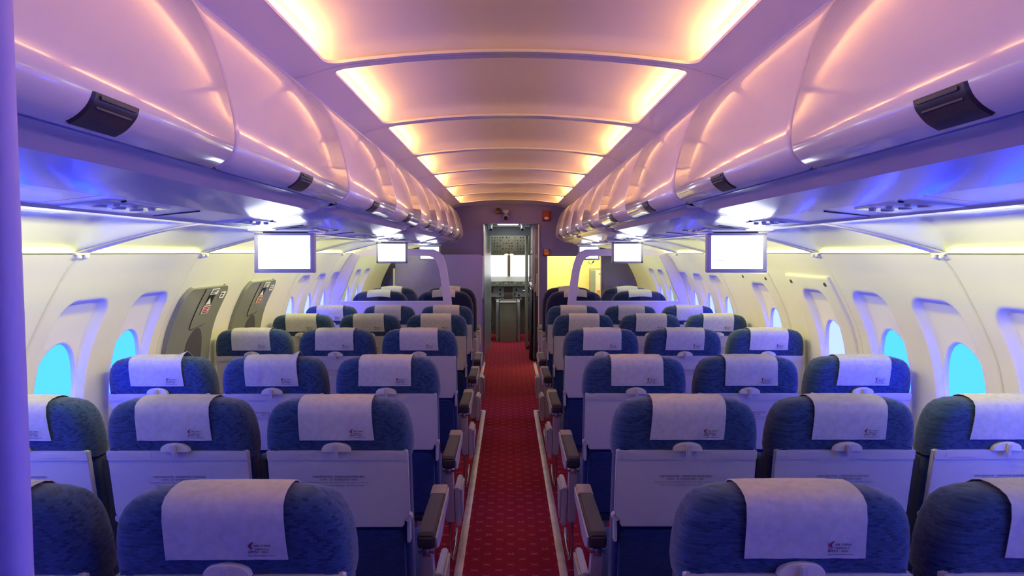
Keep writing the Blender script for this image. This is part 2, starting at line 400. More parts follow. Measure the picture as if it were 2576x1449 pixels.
# ---- ledge with light bar, clips, cove panels
def cove_z(x, f):
    """underside height of the cove at x; f = 0 at a rib, 1 inside a bay"""
    t = max(0.0, (x - 1.10) / (1.60 - 1.10))
    rib = 1.734 - 0.116 * t ** 1.35
    bay = 1.734 - 0.010 * ss(0.0, 0.2, t) + 0.028 * ss(0.1, 0.40, t) - 0.126 * ss(0.72, 1.0, t)
    return rib + (bay - rib) * f
for sd in (-1, 1):
    for i in range(len(SEAMS) - 1):
        ya, yb = SEAMS[i], SEAMS[i + 1]; L = yb - ya
        m = MB(); rows = []; ny = 26
        for j in range(ny + 1):
            y = [0, .03, .04, .05, .06, .07, .085, .12][j] if j < 8 else (L - [0, .03, .04, .05, .06, .07, .085, .12][ny - j] if ny - j < 8 else .12 + (L - .24) * (j - 7) / (ny - 14)); e = min(y, L - y); rows.append([])
            for k in range(17):
                x = 1.098 + 0.507 * k / 16; f = ss(0.030, 0.085, e) * ss(0.05, 0.35, (x - 1.10) / 0.5)
                rows[-1].append((sd * x, y, cove_z(x, f)))
        m.grid(rows); o = m.obj('cove_panel', 'cove', ceiling, 60); o.location.y = ya
        m = MB(); g = 0.032
        m.box((sd * 1.583, L / 2, 1.6205), (0.026, L - 2 * g, 0.004))
        m.obj('light_ledge', 'wall', walls[sd]).location.y = ya
        m = MB().box((sd * 1.588, L / 2, 1.6285), (0.014, L - 2 * g - 0.01, 0.011), 0.003)
        m.obj('light_bar', 'e_ledge', walls[sd]).location.y = ya
        if i:
            # arched rib strip at the seam and its clip
            m = MB(); top = []; bot = []
            for k in range(15):
                x = 1.10 + 0.49 * k / 14; wd = 0.006 + 0.030 * (k / 14) ** 1.3
                top.append((x, wd))
            rows = [[(sd * x, -wd, cove_z(x, 0) - 0.001) for x, wd in top], [(sd * x, -wd, cove_z(x, 0) - 0.007) for x, wd in top], [(sd * x, wd, cove_z(x, 0) - 0.007) for x, wd in top], [(sd * x, wd, cove_z(x, 0) - 0.001) for x, wd in top]]
            m.grid(rows); m.obj('rib', 'rib', ceiling, 30).location.y = ya
            m = MB().box((sd * 1.585, 0, 1.618), (0.03, 0.085, 0.012), 0.004)
            for q in (-0.022, 0.022): m.sph((sd * 1.575, q, 1.607), 0.011, (1, 1, 0.9), 12); m.cyl((sd * 1.58, q, 1.607), (sd * 1.592, q, 1.60), 0.007, seg=10)
            m.obj('clip', 'wall', walls[sd]).location.y = ya
        # sidewall wash tube: hidden behind the service panel lip, shining outboard
        ld = bpy.data.lights.new('wash', 'AREA'); ld.shape = 'RECTANGLE'; ld.size = L - 0.06; ld.size_y = 0.010
        ld.energy = P_WASH; ld.spread = math.radians(135); ld.color = C_WASH
        lo = bpy.data.objects.new('wash_tube', ld); COL.objects.link(lo); lo.location = (sd * 1.0745, (ya + yb) / 2, 1.7255)
        d = Vector((sd * 1.0, 0, -0.36)).normalized()
        zax = -d; xax = Vector((0, 1, 0)); yax = zax.cross(xax)
        lo.rotation_euler = Matrix((xax, yax, zax)).transposed().to_euler(); lo.parent = ceiling
        # service panel with its downturned lip
        m = MB(); P = [(0.902, 1.746), (0.93, 1.742), (1.052, 1.729), (1.060, 1.7215), (1.070, 1.7215), (1.072, 1.77), (0.902, 1.77)]
        m.prism(P, lambda a, b, t: (sd * a, t, b), 0.002, L - 0.002)
        m.obj('service_panel', 'cove', ceiling, 30).location.y = ya
        for q in (0.12, 0.5):
            m = MB(); m.prism([(0.915, -0.002), (0.985, -0.008), (1.050, -0.002), (1.050, 0.002), (0.985, 0.008), (0.915, 0.002)], lambda a, b, t: (sd * a, b, (1.742 - 0.013 * max(0, a - 0.93) / 0.122) + t), -0.002, 0.004)
            m.obj('panel_gap', 'black', ceiling, 30).location.y = ya + q * L

# ---- ceiling modules
CE = [2.60 + 1.17 * k for k in range(-3, 7)]        # module joints
def cz(x): return 2.372 - 0.050 * (x / 0.69) ** 2 if abs(x) < 0.70 else 2.3206 - (abs(x) - 0.70) * 0.34
def module():
    L = 1.17; g = 0.003; op = rrect(-0.69, 0.69, 0.045, L - 0.035, 0.055, 6)
    # frame: fan from the opening outline to the rectangle rim
    m = MB(); rows = [[], [], [], []]
    xs = 0.845
    def outer(p):
        x, y = p
        # project to the rim: sides go sideways, ends go along y
        if abs(x) > 0.634 and 0.10 < y < L - 0.09: return (math.copysign(xs, x), y)
        if abs(x) <= 0.634: return (x, g if y < L / 2 else L - g)
        return (math.copysign(xs, x) if abs(x) > 0.66 else x, (g if y < L / 2 else L - g))
    pts = []
    n = len(op)
    for i in range(n):
        a, b = op[i], op[(i + 1) % n]; k = max(1, int(math.hypot(b[0]-a[0], b[1]-a[1]) / 0.06))
        for q in range(k): pts.append((a[0] + (b[0]-a[0]) * q / k, a[1] + (b[1]-a[1]) * q / k))
    for p in pts:
        o = outer(p)
        rows[0].append((o[0], o[1], cz(o[0]) + 0.012)); rows[1].append((o[0], o[1], cz(o[0])))
        rows[2].append((p[0], p[1], cz(p[0]) - 0.001)); rows[3].append((p[0], p[1], cz(p[0]) + 0.010))
    m.grid(rows, close=True)
    fr = m.mesh('frame', 35, fix=False)
    # recess pan
    m = MB(); rows = []
    nx, ny = 40, 30
    for j in range(ny + 1):
        y = 0.028 + (L - 0.046) * j / ny; e = min(y - 0.028, L - 0.018 - y); r = []
        for i in range(nx + 1):
            x = -0.755 + 1.51 * i / nx; ex = 0.755 - abs(x)
            top = 2.446 - 0.044 * (x / 0.75) ** 2
            fy = min(1, e / 0.24); fy = math.sqrt(max(0, 1 - (1 - fy) ** 2)); fx = min(1, ex / 0.03); fx = math.sqrt(max(0, 1 - (1 - fx) ** 2))
            base = cz(x) + 0.006
            r.append((x, y, base + (top - base) * min(fy, fx)))
        rows.append(r)
    m.grid(rows); pan = m.mesh('pan', 60, fix=False)
    m = MB(); st = []
    for sd in (-1, 1):
        b = MB().box((sd * 0.728, L / 2, 2.362), (0.018, L - 0.14, 0.040), 0.008); st.append(b.mesh('tube'))
    return fr, pan, st
fr, pan, st = module()
for k in range(len(CE) - 1):
    y = CE[k]
    o = link('ceiling_panel', fr, 'ceil', ceiling); o.location.y = y
    p = link('recess_pan', pan, 'pan', o)
    for t in st:
        link('light_tube', t, 'e_ceil', o) if k > 0 else link('light_tube', t.copy(), 'white', o)
# end arch between the last module and the bulkhead
m = MB(); rows = []
for y in (9.632, 9.97):
    rows.append([(x, y, cz(x) - (0.0 if y < 9.7 else 0.045 * max(0, 1 - (x / 0.845) ** 2) + 0.0)) for x in [-0.845 + 1.69 * i / 40 for i in range(41)]])
m.grid(rows); m.obj('end_arch', 'ceil', ceiling, fix=False)

# ---- front bulkhead with door opening and alcove opening
BY = 9.95
m = MB()
m.box((-1.17, BY + 0.03, 1.25), (1.60, 0.06, 2.5))                 # left of the door (-1.97 .. -0.37)
m.box((0.03, BY + 0.03, 2.33), (0.80, 0.06, 0.56))                 # lintel (z 2.05 up)
m.box((0.495, BY + 0.03, 1.25), (0.13, 0.06, 2.5))                 # strip right of the door (0.43 .. 0.56)
m.box((0.955, BY + 0.03, 2.04), (0.79, 0.06, 0.93))                # above the alcove opening
m.box((1.66, BY + 0.03, 1.25), (0.62, 0.06, 2.5))                  # outboard of the alcove
wf = struct(m.obj('wall_front', 'bulk', None, 30), 'lavender front bulkhead with the cockpit doorway')
# metal door jambs and alcove edge
MB().box((-0.372, BY - 0.012, 1.02), (0.016, 0.03, 2.04), 0.003).obj('jamb', 'chrome', wf)
MB().box((0.432, BY - 0.012, 1.02), (0.016, 0.03, 2.04), 0.003).obj('jamb', 'white', wf)
MB().box((1.352, BY - 0.004, 0.785), (0.012, 0.02, 1.57), 0.003).obj('jamb', 'part', wf)
# closet panel standing before the left half of the bulkhead
m = MB(); m.prism(rrect(-1.62, -0.375, -0.02, 1.60, 0.05), lambda a, b, t: (a, t, max(b, 0.0)), 9.62, 9.65)
cl = tag(m.obj('closet_panel', 'blue'), 'lavender closet panel with rounded top corner left of the cockpit doorway', 'panel')
MB().box((-0.374, 9.628, 0.80), (0.012, 0.024, 1.56), 0.003).obj('edge_trim', 'chrome', cl)
MB().box((-1.64, 9.628, 0.70), (0.030, 0.024, 1.40), 0.003).obj('edge_trim', 'wall', cl)
m = MB(); m.cyl((-0.381, 9.62, 0.98), (-0.381, 9.59, 0.98), 0.010); m.box((-0.381, 9.585, 0.96), (0.014, 0.014, 0.06), 0.004); m.obj('handle', 'chrome', cl)
# alcove behind the right half
m = MB()
m.box((1.125, 11.02, 1.05), (1.28, 0.04, 2.1)); m.box((0.50, 10.51, 1.05), (0.03, 0.98, 2.1)); m.box((1.75, 10.51, 1.05), (0.03, 0.98, 2.1)); m.box((1.125, 10.52, 2.115), (1.28, 0.98, 0.03))
struct(m.obj('wall_alcove', 'yellow', None, 30), 'yellow-lit entrance lobby beyond the bulkhead opening')
ld = bpy.data.lights.new('lobby_lamp', 'AREA'); ld.size = 0.7; ld.energy = 26; ld.color = (1.0, 0.90, 0.48)
lo = bpy.data.objects.new('lobby_lamp', ld); COL.objects.link(lo); lo.location = (1.0, 10.45, 2.09)
# ---- aisle trim strips
TN = [0]
def trim(c, d, label):
    TN[0] += 1
    return struct(MB().box(c, d, 0.002).obj('trim_%d' % TN[0], 'alu'), label)
for sd in (-1, 1):
    trim((sd * 0.266, 3.60, 0.003), (0.042, 6.5, 0.006), 'scuffed metal carpet strip along the aisle')
    trim((sd * 0.345, 6.87, 0.003), (0.19, 0.030, 0.006), 'short metal carpet strip across the aisle edge')
    trim((sd * 0.372, 8.95, 0.003), (0.042, 1.95, 0.006), 'scuffed metal carpet strip beside the wide seats')

# ------------------------------------------------------------------ overhead bins
DOORP = spline([(0.802, 2.256), (0.765, 2.226), (0.736, 2.195), (0.702, 2.127), (0.673, 2.037), (0.652, 1.946), (0.646, 1.895), (0.651, 1.858), (0.671, 1.833), (0.701, 1.817)], 4)
def offs(P, d):
    o = []
    for i in range(len(P)):
        a = Vector(P[max(0, i-1)]); b = Vector(P[min(len(P)-1, i+1)]); t = (b - a).normalized(); o.append((P[i][0] - t.y * d, P[i][1] + t.x * d))
    return o
def bin_unit(sd, ya, yb, doors, label):
    t = thing('overhead_bin', label, 'bin', (0, ya, 0), 'overhead bins along the cabin'); L = yb - ya
    inner = offs(DOORP, 0.014)
    body = [(0.842, 2.282), (0.828, 2.272)] + inner + [(0.735, 1.806), (0.90, 1.772), (1.35, 1.78), (1.35, 2.15), (0.95, 2.275)]
    MB().prism(body, lambda a, b, q: (sd * a, q, b), 0.004, L - 0.004, 0).obj('body', 'bin', t, 30)
    # top rail
    MB().prism([(0.846, 2.288), (0.806, 2.264), (0.814, 2.252), (0.852, 2.27)], lambda a, b, q: (sd * a, q, b), 0.004, L - 0.004).obj('top_rail', 'bin', t, 30)
    # fairing, tapering up at its ends
    m = MB(); rows = []; n = 24
    F = [(0.725, 1.820), (0.703, 1.814), (0.717, 1.810), (0.731, 1.801), (0.741, 1.788), (0.749, 1.780), (0.80, 1.768), (0.86, 1.754), (0.902, 1.746), (0.902, 1.768)]
    for j in range(n + 1):
        y = 0.002 + (L - 0.004) * j / n
        y = [0.002, 0.03, 0.07, 0.12, 0.18][j] if j < 5 else (L - [0.002, 0.03, 0.07, 0.12, 0.18][n - j] if n - j < 5 else 0.18 + (L - 0.36) * (j - 4) / (n - 8))
        e = min(y, L - y); k = 1 - ss(0.0, 0.18, e)
        rows.append([(sd * (x + k * 0.020 * (1 if 1 < q < 6 else 0)), y, z + k * 0.012 * (1 if 1 < q < 8 else 0)) for q, (x, z) in enumerate(F)])
    R = m.grid(rows); m.bm.faces.new(R[0]); m.bm.faces.new(R[-1][::-1]); m.obj('fairing', 'fairing', t, 25)
    edge = [0.014]
    for y0, y1 in doors:
        m = MB(); rows = []; back = offs(DOORP, 0.012)
        ys = [y0 - ya, y0 - ya + 0.004, y0 - ya + 0.012, y1 - ya - 0.012, y1 - ya - 0.004, y1 - ya]; ins = [0.009, 0.003, 0, 0, 0.003, 0.009]
        for y, i in zip(ys, ins):
            f = offs(DOORP, i); rows.append([(sd * a, y, b) for a, b in back] + [(sd * a, y, b) for a, b in reversed(f)])
        R = m.grid(rows, close=True); m.bm.faces.new(R[0]); m.bm.faces.new(R[-1][::-1])
        d = m.obj('door', 'bin', t, 40)
        # latch following the door face
        yc = (y0 + y1) / 2 - ya; m = MB(); lp = [p for p in spline([(0.649, 1.868), (0.6535, 1.853), (0.670, 1.834), (0.690, 1.8225)], 4)]
        f0 = offs(lp, -0.0045); rows = []
        for q, y in ((0.0, -0.066), (1, -0.061), (1, 0.061), (0.0, 0.066)):
            rows.append([(sd * (a * q + c * (1 - q)), yc + y, b * q + e2 * (1 - q)) for (a, b), (c, e2) in zip(f0, lp)])
        m.grid(rows); la = m.obj('latch', 'latch', d, 30)
        m = MB(); a, b = f0[2]
        m.box((sd * (a - 0.001), yc, b), (0.005, 0.10, 0.007), 0.002); m.box((sd * (f0[5][0] - 0.0), yc, f0[5][1]), (0.004, 0.10, 0.004), 0.0015)
        m.obj('pull_bar', 'dgrey', la)
    return t
ordn = ['rearmost', 'second from the rear', 'third from the rear', 'nearest the front bulkhead']
for sd, side in ((-1, 'grey-hatch side'), (1, 'cream-hatch side')):
    for k in range(4):
        ya = 0.48 + 2.24 * k; yb = ya + 2.24
        a0 = ya + 0.018; 
        if k == 0 and sd < 0: ya = 0.625; a0 = ya + 0.01
        ds = [(a0, 0.48 + 2.24 * k + 1.12 - 0.004), (0.48 + 2.24 * k + 1.12 + 0.004, yb - 0.018)]
        last = bin_unit(sd, ya, yb, ds, 'glossy white overhead bin with two doors, %s on the %s' % (ordn[k], side))
    # rounded closing shell at the front end of the bin run
    m = MB(); rows = []
    base = [(0.842, 2.282)] + DOORP + [(0.724, 1.799), (0.749, 1.780), (0.80, 1.768), (0.95, 1.745)]
    for j in range(9):
        a = PI / 2 * j / 8; q = math.cos(a); y = 2.242 + 0.24 * math.sin(a)
        rows.append([(sd * (0.95 - (0.95 - x) * (0.45 + 0.55 * q)), y, 1.98 + (z - 1.98) * (0.55 + 0.45 * q)) for x, z in base])
    m.grid(rows); me = m.obj('end_cap', 'bin', last, 40)
    md = me.modifiers.new('s', 'SOLIDIFY'); md.thickness = 0.006

# ------------------------------------------------------------------ service units, monitors
psu = None
ROWD = [1.35, 2.185, 3.06, 4.17, 5.16, 5.99]
for sd, side in ((-1, 'grey-hatch side'), (1, 'cream-hatch side')):
    for i, y in enumerate([d + 0.35 for d in ROWD] + [7.55, 8.35]):
        t = thing('reading_light_unit', 'pale reading light unit over the %s seat row from the front, %s' % (['eighth', 'seventh', 'sixth', 'fifth', 'fourth', 'third', 'second', 'foremost'][i], side), 'light unit', (sd * 0.985, y, 1.738), 'reading light units under the bins')
        MB().box((0, 0, -0.001), (0.12, 0.28, 0.010), 0.004, Matrix.Rotation(sd * math.radians(6), 4, 'Y')).obj('plate', 'cove', t)
        for q in (-0.08, 0, 0.08):
            MB().cyl((0.0, q, -0.003), (0.0, q, -0.009), 0.018, 0.015).obj('lens', 'grey', t)
            MB().cyl((-0.04 * sd, q, -0.001), (-0.04 * sd, q, -0.008), 0.010, 0.008, 12).obj('nozzle', 'grey', t)
mon = thing('drop_down_monitor', 'x', 'monitor', (0, 0, 0), 'drop-down monitors under the bins')
W, H = 0.272, 0.182
m = MB(); m.prism(rrect(-W/2, W/2, -H, 0.0, 0.008), lambda a, b, t: (a, t, b), 0.0, 0.032, 0.002)
m.obj('housing', 'bezel', mon, 30)
MB().box((0, -0.003, -H + 0.009), (W, 0.008, 0.018), 0.002).obj('bezel', 'bezel', mon)
for s in (-1, 1): MB().box((s * (W/2 - 0.009), -0.003, -H/2), (0.018, 0.008, H), 0.002).obj('bezel', 'bezel', mon)
MB().box((0, -0.003, -0.006), (W, 0.008, 0.012), 0.002).obj('bezel', 'bezel', mon)
MB().box((0, -0.0005, -H/2 + 0.003), (W - 0.034, 0.002, H - 0.028)).obj('screen', 'e_screen', mon)
MB().cyl((-0.10, 0.018, 0.004), (0.10, 0.018, 0.004), 0.012).obj('hinge', 'dgrey', mon)
MB().box((0, 0.06, 0.012), (0.30, 0.22, 0.012), 0.004).obj('mount_plate', 'bin', mon)
first = True
for sd, side in ((-1, 'grey-hatch side'), (1, 'cream-hatch side')):
    for y, wh in ((3.10, 'over the rear rows'), (5.95, 'just before the glazed partition'), (8.80, 'over the wide navy seats')):
        o = mon if first else copy_tree(mon); first = False
        o.location = (sd * 1.035, y, 1.712); o.rotation_euler = (math.radians(-2), 0, 0)
        o['label'] = 'white-lit drop-down monitor %s, %s' % (wh, side)
        if sd > 0 and y < 4:
            MB().box((-0.075, -0.0022, -0.125), (0.036, 0.001, 0.0022)).obj('screen_line', 'dgrey', o)
            MB().box((0.06, -0.0022, -0.122), (0.06, 0.001, 0.0012)).obj('screen_line', 'dgrey', o)
# cable hanging from the foremost right monitor
m = MB(); m.tube([(1.10, 8.84, 1.70), (1.125, 8.85, 1.62), (1.12, 8.85, 1.55), (1.10, 8.84, 1.50), (1.07, 8.83, 1.475), (1.04, 8.82, 1.485), (1.03, 8.82, 1.52)], 0.0035)
c = tag(m.obj('power_cable', 'brown'), 'thin dark cable hanging beside the foremost monitor', 'cable')
MB().cyl((1.105, 8.84, 1.515), (1.085, 8.835, 1.49), 0.009).obj('ferrite', 'brown', c)

# ------------------------------------------------------------------ economy seats
SH = lambda z: (1.06 - z) * 0.17
HEADO = [(.229, .958), (.2345, .985), (.234, 1.025), (.231, 1.055), (.2265, 1.08), (.219, 1.103), (.206, 1.124), (.188, 1.139), (.155, 1.1485), (.114, 1.1515), (.06, 1.1525)]
HEADO = [(-x, z) for x, z in HEADO] + [(0.0, 1.1525)] + [(x, z) for x, z in reversed(HEADO)]
HEADO = HEADO + [(x * 0.229 / 4, .956) for x in (3, 2, 1, 0, -1, -2, -3)]
def cover_mesh(var, hw0=0.112, hw1=0.118):
    rnd = random.Random(var); m = MB(); rows = []
    path = [(.071, 1.045), (.071, 1.085), (.070, 1.110)]
    for k in range(1, 8):
        a = PI * k / 8; path.append((.070 * math.cos(a), 1.112 + 0.0485 * math.sin(a) ** 0.62))
    path += [(-.0705, 1.110), (-.0715, 1.09), (-.072, 1.065), (-.0722, 1.05), (-.0724, 1.04), (-.0724, 1.027)]
    ph = rnd.uniform(0, 6); lean = rnd.uniform(-0.006, 0.006); cw = 0.016 if var == 0 else 0.0
    for j, (y, z) in enumerate(path):
        r = []
        for i in range(13):
            u = -1 + 2 * i / 12; t = j / (len(path) - 1)
            x = u * (hw0 + (hw1 - hw0) * t) + lean * (t - 0.5) * 2
            wv = 0.0025 * math.sin(5 * u + ph + 3 * t) * (1 if j > 9 else 0.5)
            dz = -0.0015 * u * u * math.sin(PI * min(1, max(0, (z - 1.08) / 0.07)) / 2)
            corner = cw * max(0, u * 3 - 2) * math.exp(-((j - 6) / 1.5) ** 2)
            yy = y - (abs(wv) if y < 0 else -abs(wv)) + SH(z)
            r.append((x, yy, z + dz + (abs(wv) if 4 < j < 9 else 0) + corner))
        rows.append(r)
    m.grid(rows)
    bmesh.ops.recalc_face_normals(m.bm, faces=m.bm.faces)
    bmesh.ops.solidify(m.bm, geom=m.bm.faces[:], thickness=0.0015)
    return m.mesh('headrest_cover', 60)
COVERS = [cover_mesh(v) for v in range(6)]
# printing on the cloth
def ybk(z, base): return base + SH(z)
def shear_mb(m, base, zoff, xoff):
    for v in m.bm.verts:
        v.co.x += xoff; v.co.z += zoff; v.co.y = base + SH(v.co.z)
    return m
tm = text_mesh([('AIR CHINA', 0.0064), ('中国国际航空公司', 0.0036), ('服务热线: 95583', 0.0056), ('http://www.airchina.com.cn', 0.0046)], 0.008, 0.0068, bold=0.02)
# first line sits right of the emblem, the lower two start under the emblem
for v in tm.bm.verts:
    if v.co.z > -0.0085: v.co.x += 0.0125
TXT_COVER = shear_mb(tm, -0.0768, 1.0560, 0.046).mesh('printed_text', fix=False)
m = MB()
ph = [(0.0, 0.0), (0.004, -0.006), (0.007, -0.001), (0.006, 0.004), (0.0115, 0.011), (0.012, 0.014), (0.008, 0.0125), (0.002, 0.008), (-0.0015, 0.004)]
m.add([(x * .8, 0, z * .8) for x, z in ph], [list(range(len(ph)))])
ph2 = [(0.001, -0.0075), (0.006, -0.0085), (0.0095, -0.004), (0.009, 0.002), (0.0075, -0.003), (0.005, -0.0065)]
m.add([(x * .8, 0, z * .8) for x, z in ph2], [list(range(len(ph2)))])
LOGO = shear_mb(m, -0.0768, 1.0550, 0.0475).mesh('printed_emblem', fix=False)
tp = text_mesh([('就座时请系安全带，您座椅的坐垫可供漂浮使用', 0.0080), ('在滑行、起飞及降落时收好小桌板', 0.0080), ('Please fasten seat belt while seated. Use seat cushion for flotation.', 0.0074), ('Table must be stowed during taxi, take off and landing.', 0.0074)], 0.008, 0.0098, 'CENTER')
TXT_TRAY = shear_mb(tp, -0.0658, 0.897, 0.0).mesh('printed_notice', fix=False)

back_o = rrect(-.226, .226, .36, 1.0, .03, 4)
ME = {}
ME['back'] = pillow(back_o, .043, .022, 0.0, 0.0, SH).mesh('back_cushion', 50)
ME['head'] = pillow(HEADO, .064, .044, .006, 0.0, SH).mesh('head_cushion', 60)
ME['pocket'] = pillow(rrect(-.205, .205, .40, .70, .03, 4), .010, .008, .006, -.046, SH).mesh('pocket', 50)
tr = [(-.225, .985), (-.220, .990), (.220, .990), (.225, .985), (.225, .772), (.218, .758), (.207, .746), (.205, .728), (.198, .720), (-.198, .720), (-.205, .728), (-.207, .746), (-.218, .758), (-.225, .772)]
m = MB(); m.prism(tr, lambda a, b, t: (a, t + SH(b), b), -.0645, -.044, 0.0025); ME['tray'] = m.mesh('tray_table', 30)
m = MB()
m.prism(rrect(-.2245, .2245, .957, .9895, .004, 2), lambda a, b, t: (a, t + SH(b), b), -.0685, -.064, 0.001)
ME['lip'] = m.mesh('tray_lip', 30)
m = MB(); m.prism(rrect(-.055, .055, .966, .983, .003, 2), lambda a, b, t: (a, t + SH(b), b), -.0697, -.068, 0.0004); ME['slot'] = m.mesh('slot_cover', 30)
half = [(.046 * math.cos(a), .989 + .030 * math.sin(a) ** 0.7 if math.sin(a) > 1e-6 else .989) for a in [PI * k / 12 for k in range(13)]]
m = MB(); m.prism(half, lambda a, b, t: (a, t + SH(b), b), -.0795, -.060, 0.0015); ME['lplate'] = m.mesh('latch_plate', 30)
m = MB(); m.prism(rrect(-.0065, .0065, .972, .012 + 1.002, .003, 2), lambda a, b, t: (a, t + SH(b), b), -.090, -.079, 0.002); ME['ltab'] = m.mesh('latch_tab', 30)
m = MB(); m.cyl((0, -.062 + SH(.74), .752), (0, -.035 + SH(.74), .752), .013); m.box((0, -.045 + SH(.70), .715), (.012, .03, .10), .004); ME['tarm'] = m.mesh('tray_arm', 30)
b = pillow(rrect(-.222, .222, -.245, .245, .04, 4), .055, .035, .010)
for v in b.bm.verts: v.co = (v.co.x, v.co.z + .355, .425 - v.co.y)
ME['cush'] = b.mesh('seat_cushion', 50)
m = MB().box((0, .33, .355), (.44, .46, .03), .01); m.cyl((-.225, .20, .33), (.225, .20, .33), .02); m.cyl((-.225, .47, .33), (.225, .47, .33), .02); ME['pan'] = m.mesh('seat_pan', 30)
m = MB().cyl((0, .47, .33), (0, .50, .012), .013); m.box((0, .50, .006), (.04, .08, .012), .003); ME['legf'] = m.mesh('leg', 30)
m = MB().cyl((0, .20, .33), (0, .12, .012), .013); m.box((0, .12, .006), (.04, .08, .012), .003); ME['legr'] = m.mesh('leg', 30)
m = MB().box((0, .045, .76), (.034, .055, .40), .014, Matrix.Rotation(math.radians(9.6), 4, 'X')); ME['rarm'] = m.mesh('raised_armrest', 30)
# aisle armrest (local x = 0 at the arm centre)
ap = [(.115, .655), (.10, .640), (.105, .600), (.135, .592), (.60, .612), (.615, .622), (.612, .642), (.60, .648)]
m = MB(); m.prism(ap, lambda a, b, t: (t, a, b), -.030, .030, 0.006); ME['apad'] = m.mesh('armrest', 30)
m = MB(); m.prism([(.50, .6505), (.605, .6515), (.622, .640), (.622, .618), (.612, .606), (.50, .606)], lambda a, b, t: (t, a, b), -.0315, .0315, 0.004); ME['acap'] = m.mesh('arm_cap', 30)
def side_strip(s):
    m = MB(); m.prism([(.115, .632), (.60, .640), (.60, .600), (.45, .590), (.30, .560), (.20, .565), (.13, .588)], lambda a, b, t: (t, a, b), s * .0305, s * .037, 0.001); return m.mesh('side_strip', 30)
m = MB()
for q in (-.022, .022): m.cyl((q - .006, .128, .585), (q + .006, .128, .585), .015)
m.box((0, .130, .578), (.030, .03, .030), .005); ME['hinge'] = m.mesh('arm_hinge', 30)
m = MB(); m.prism([(.115, .575), (.165, .575), (.235, .42), (.245, .30), (.195, .30), (.16, .42)], lambda a, b, t: (t, a, b), -.021, .021, 0.004); ME['apost'] = m.mesh('arm_post', 30)
def shroud(s):
    m = MB(); m.prism([(.155, .485), (.40, .470), (.415, .455), (.33, .34), (.26, .27), (.215, .27)], lambda a, b, t: (s * t, a, b), .024, .050, 0.005)
    a = m.mesh('side_shroud', 30)
    m = MB(); m.prism([(.175, .470), (.39, .458), (.30, .33), (.235, .30)], lambda a, b, t: (s * t, a, b), .050, .060, 0.003)
    return a, m.mesh('shroud_edge', 30)
m = MB().tube([(0, .19, .30), (0, .20, .22), (0, .23, .13), (0, .28, .075), (0, .40, .055), (0, .52, .055), (0, .57, .075), (0, .59, .11)], .009); ME['bar'] = m.mesh('baggage_bar', 50)
m = MB().tube([(0, .25, .13), (-.10, .27, .14), (-.20, .25, .13)], .008); ME['bar2'] = m.mesh('baggage_bar', 50)
STRIP = {s: side_strip(s) for s in (-1, 1)}; SHR = {s: shroud(s) for s in (-1, 1)}
for k in ME.values(): pass
def P(name, me, m, parent, loc=(0, 0, 0)):
    o = link(name, me, m, parent); o.location = loc; return o
ROWN = {6: 'first', 5: 'second', 4: 'third', 3: 'fourth', 2: 'fifth', 1: 'sixth'}
def seat(kind, x, y, sd, row, var):
    s = -sd                                   # direction of the aisle along x
    side = 'grey-hatch side' if sd < 0 else 'cream-hatch side'
    t = thing('airplane_seat', 'blue %s seat with white head cloth, %s row behind glazed partition, %s' % (kind, ROWN[row], side), 'seat', (x, y, 0), 'blue economy seats')
    P('back_cushion', ME['back'], 'fabd', t); P('head_cushion', ME['head'], 'fab', t)
    c = P('headrest_cover', COVERS[random.choice((0, 1, 2, 3, 4, 5, 1, 2, 3, 4, 5))], 'cloth', t); c['label'] = 'white cloth head cover with printed emblem'
    P('printed_text', TXT_COVER, 'ink', c); P('printed_emblem', LOGO, 'red', c)
    tt = P('tray_table', ME['tray'], 'tray', t); tt['label'] = 'folded ivory tray table'
    P('tray_lip', ME['lip'], 'tray', tt); P('printed_notice', TXT_TRAY, 'ink', tt)
    for q in (-1, 1):
        P('slot_cover', ME['slot'], 'tray', tt, (q * .135, 0, 0)); P('tray_arm', ME['tarm'], 'grey', t, (q * .2185, 0, 0))
    lp = P('latch_plate', ME['lplate'], 'ivory', t); P('latch_tab', ME['ltab'], 'tray', lp)
    P('seat_pocket', ME['pocket'], 'fabd', t); P('seat_cushion', ME['cush'], 'fabd', t); P('seat_pan', ME['pan'], 'dgrey', t)
    lx = {'aisle': s * .10, 'middle': 0, 'window': -s * .05}[kind]
    P('leg', ME['legf'], 'grey', t, (lx, 0, 0)); P('leg', ME['legr'], 'grey', t, (lx, 0, 0))
    if kind != 'window': P('raised_armrest', ME['rarm'], 'arm', t, (-s * .2545, 0, 0))
    if kind == 'aisle':
        ax = s * .262
        a = P('armrest', ME['apad'], 'arm', t, (ax, 0, 0)); P('arm_cap', ME['acap'], 'capm', a); P('side_strip', STRIP[s], 'grey', a); P('arm_hinge', ME['hinge'], 'chrome', a)
        P('arm_post', ME['apost'], 'grey', t, (ax, 0, 0)); q = P('side_shroud', SHR[s][0], 'tray', t, (ax, 0, 0)); P('shroud_edge', SHR[s][1], 'grey', q)
        b = P('baggage_bar', ME['bar'], 'chrome', t, (ax, 0, 0))
    return t
v = 0
for i, d in enumerate(ROWD):
    for sd in (-1, 1):
        for kind, x in (('aisle', .56), ('middle', 1.07), ('window', 1.58)):
            t = seat(kind, sd * x, d, sd, i + 1, v); v += 1
            t.rotation_euler.z = math.radians(random.uniform(-0.3, 0.3))

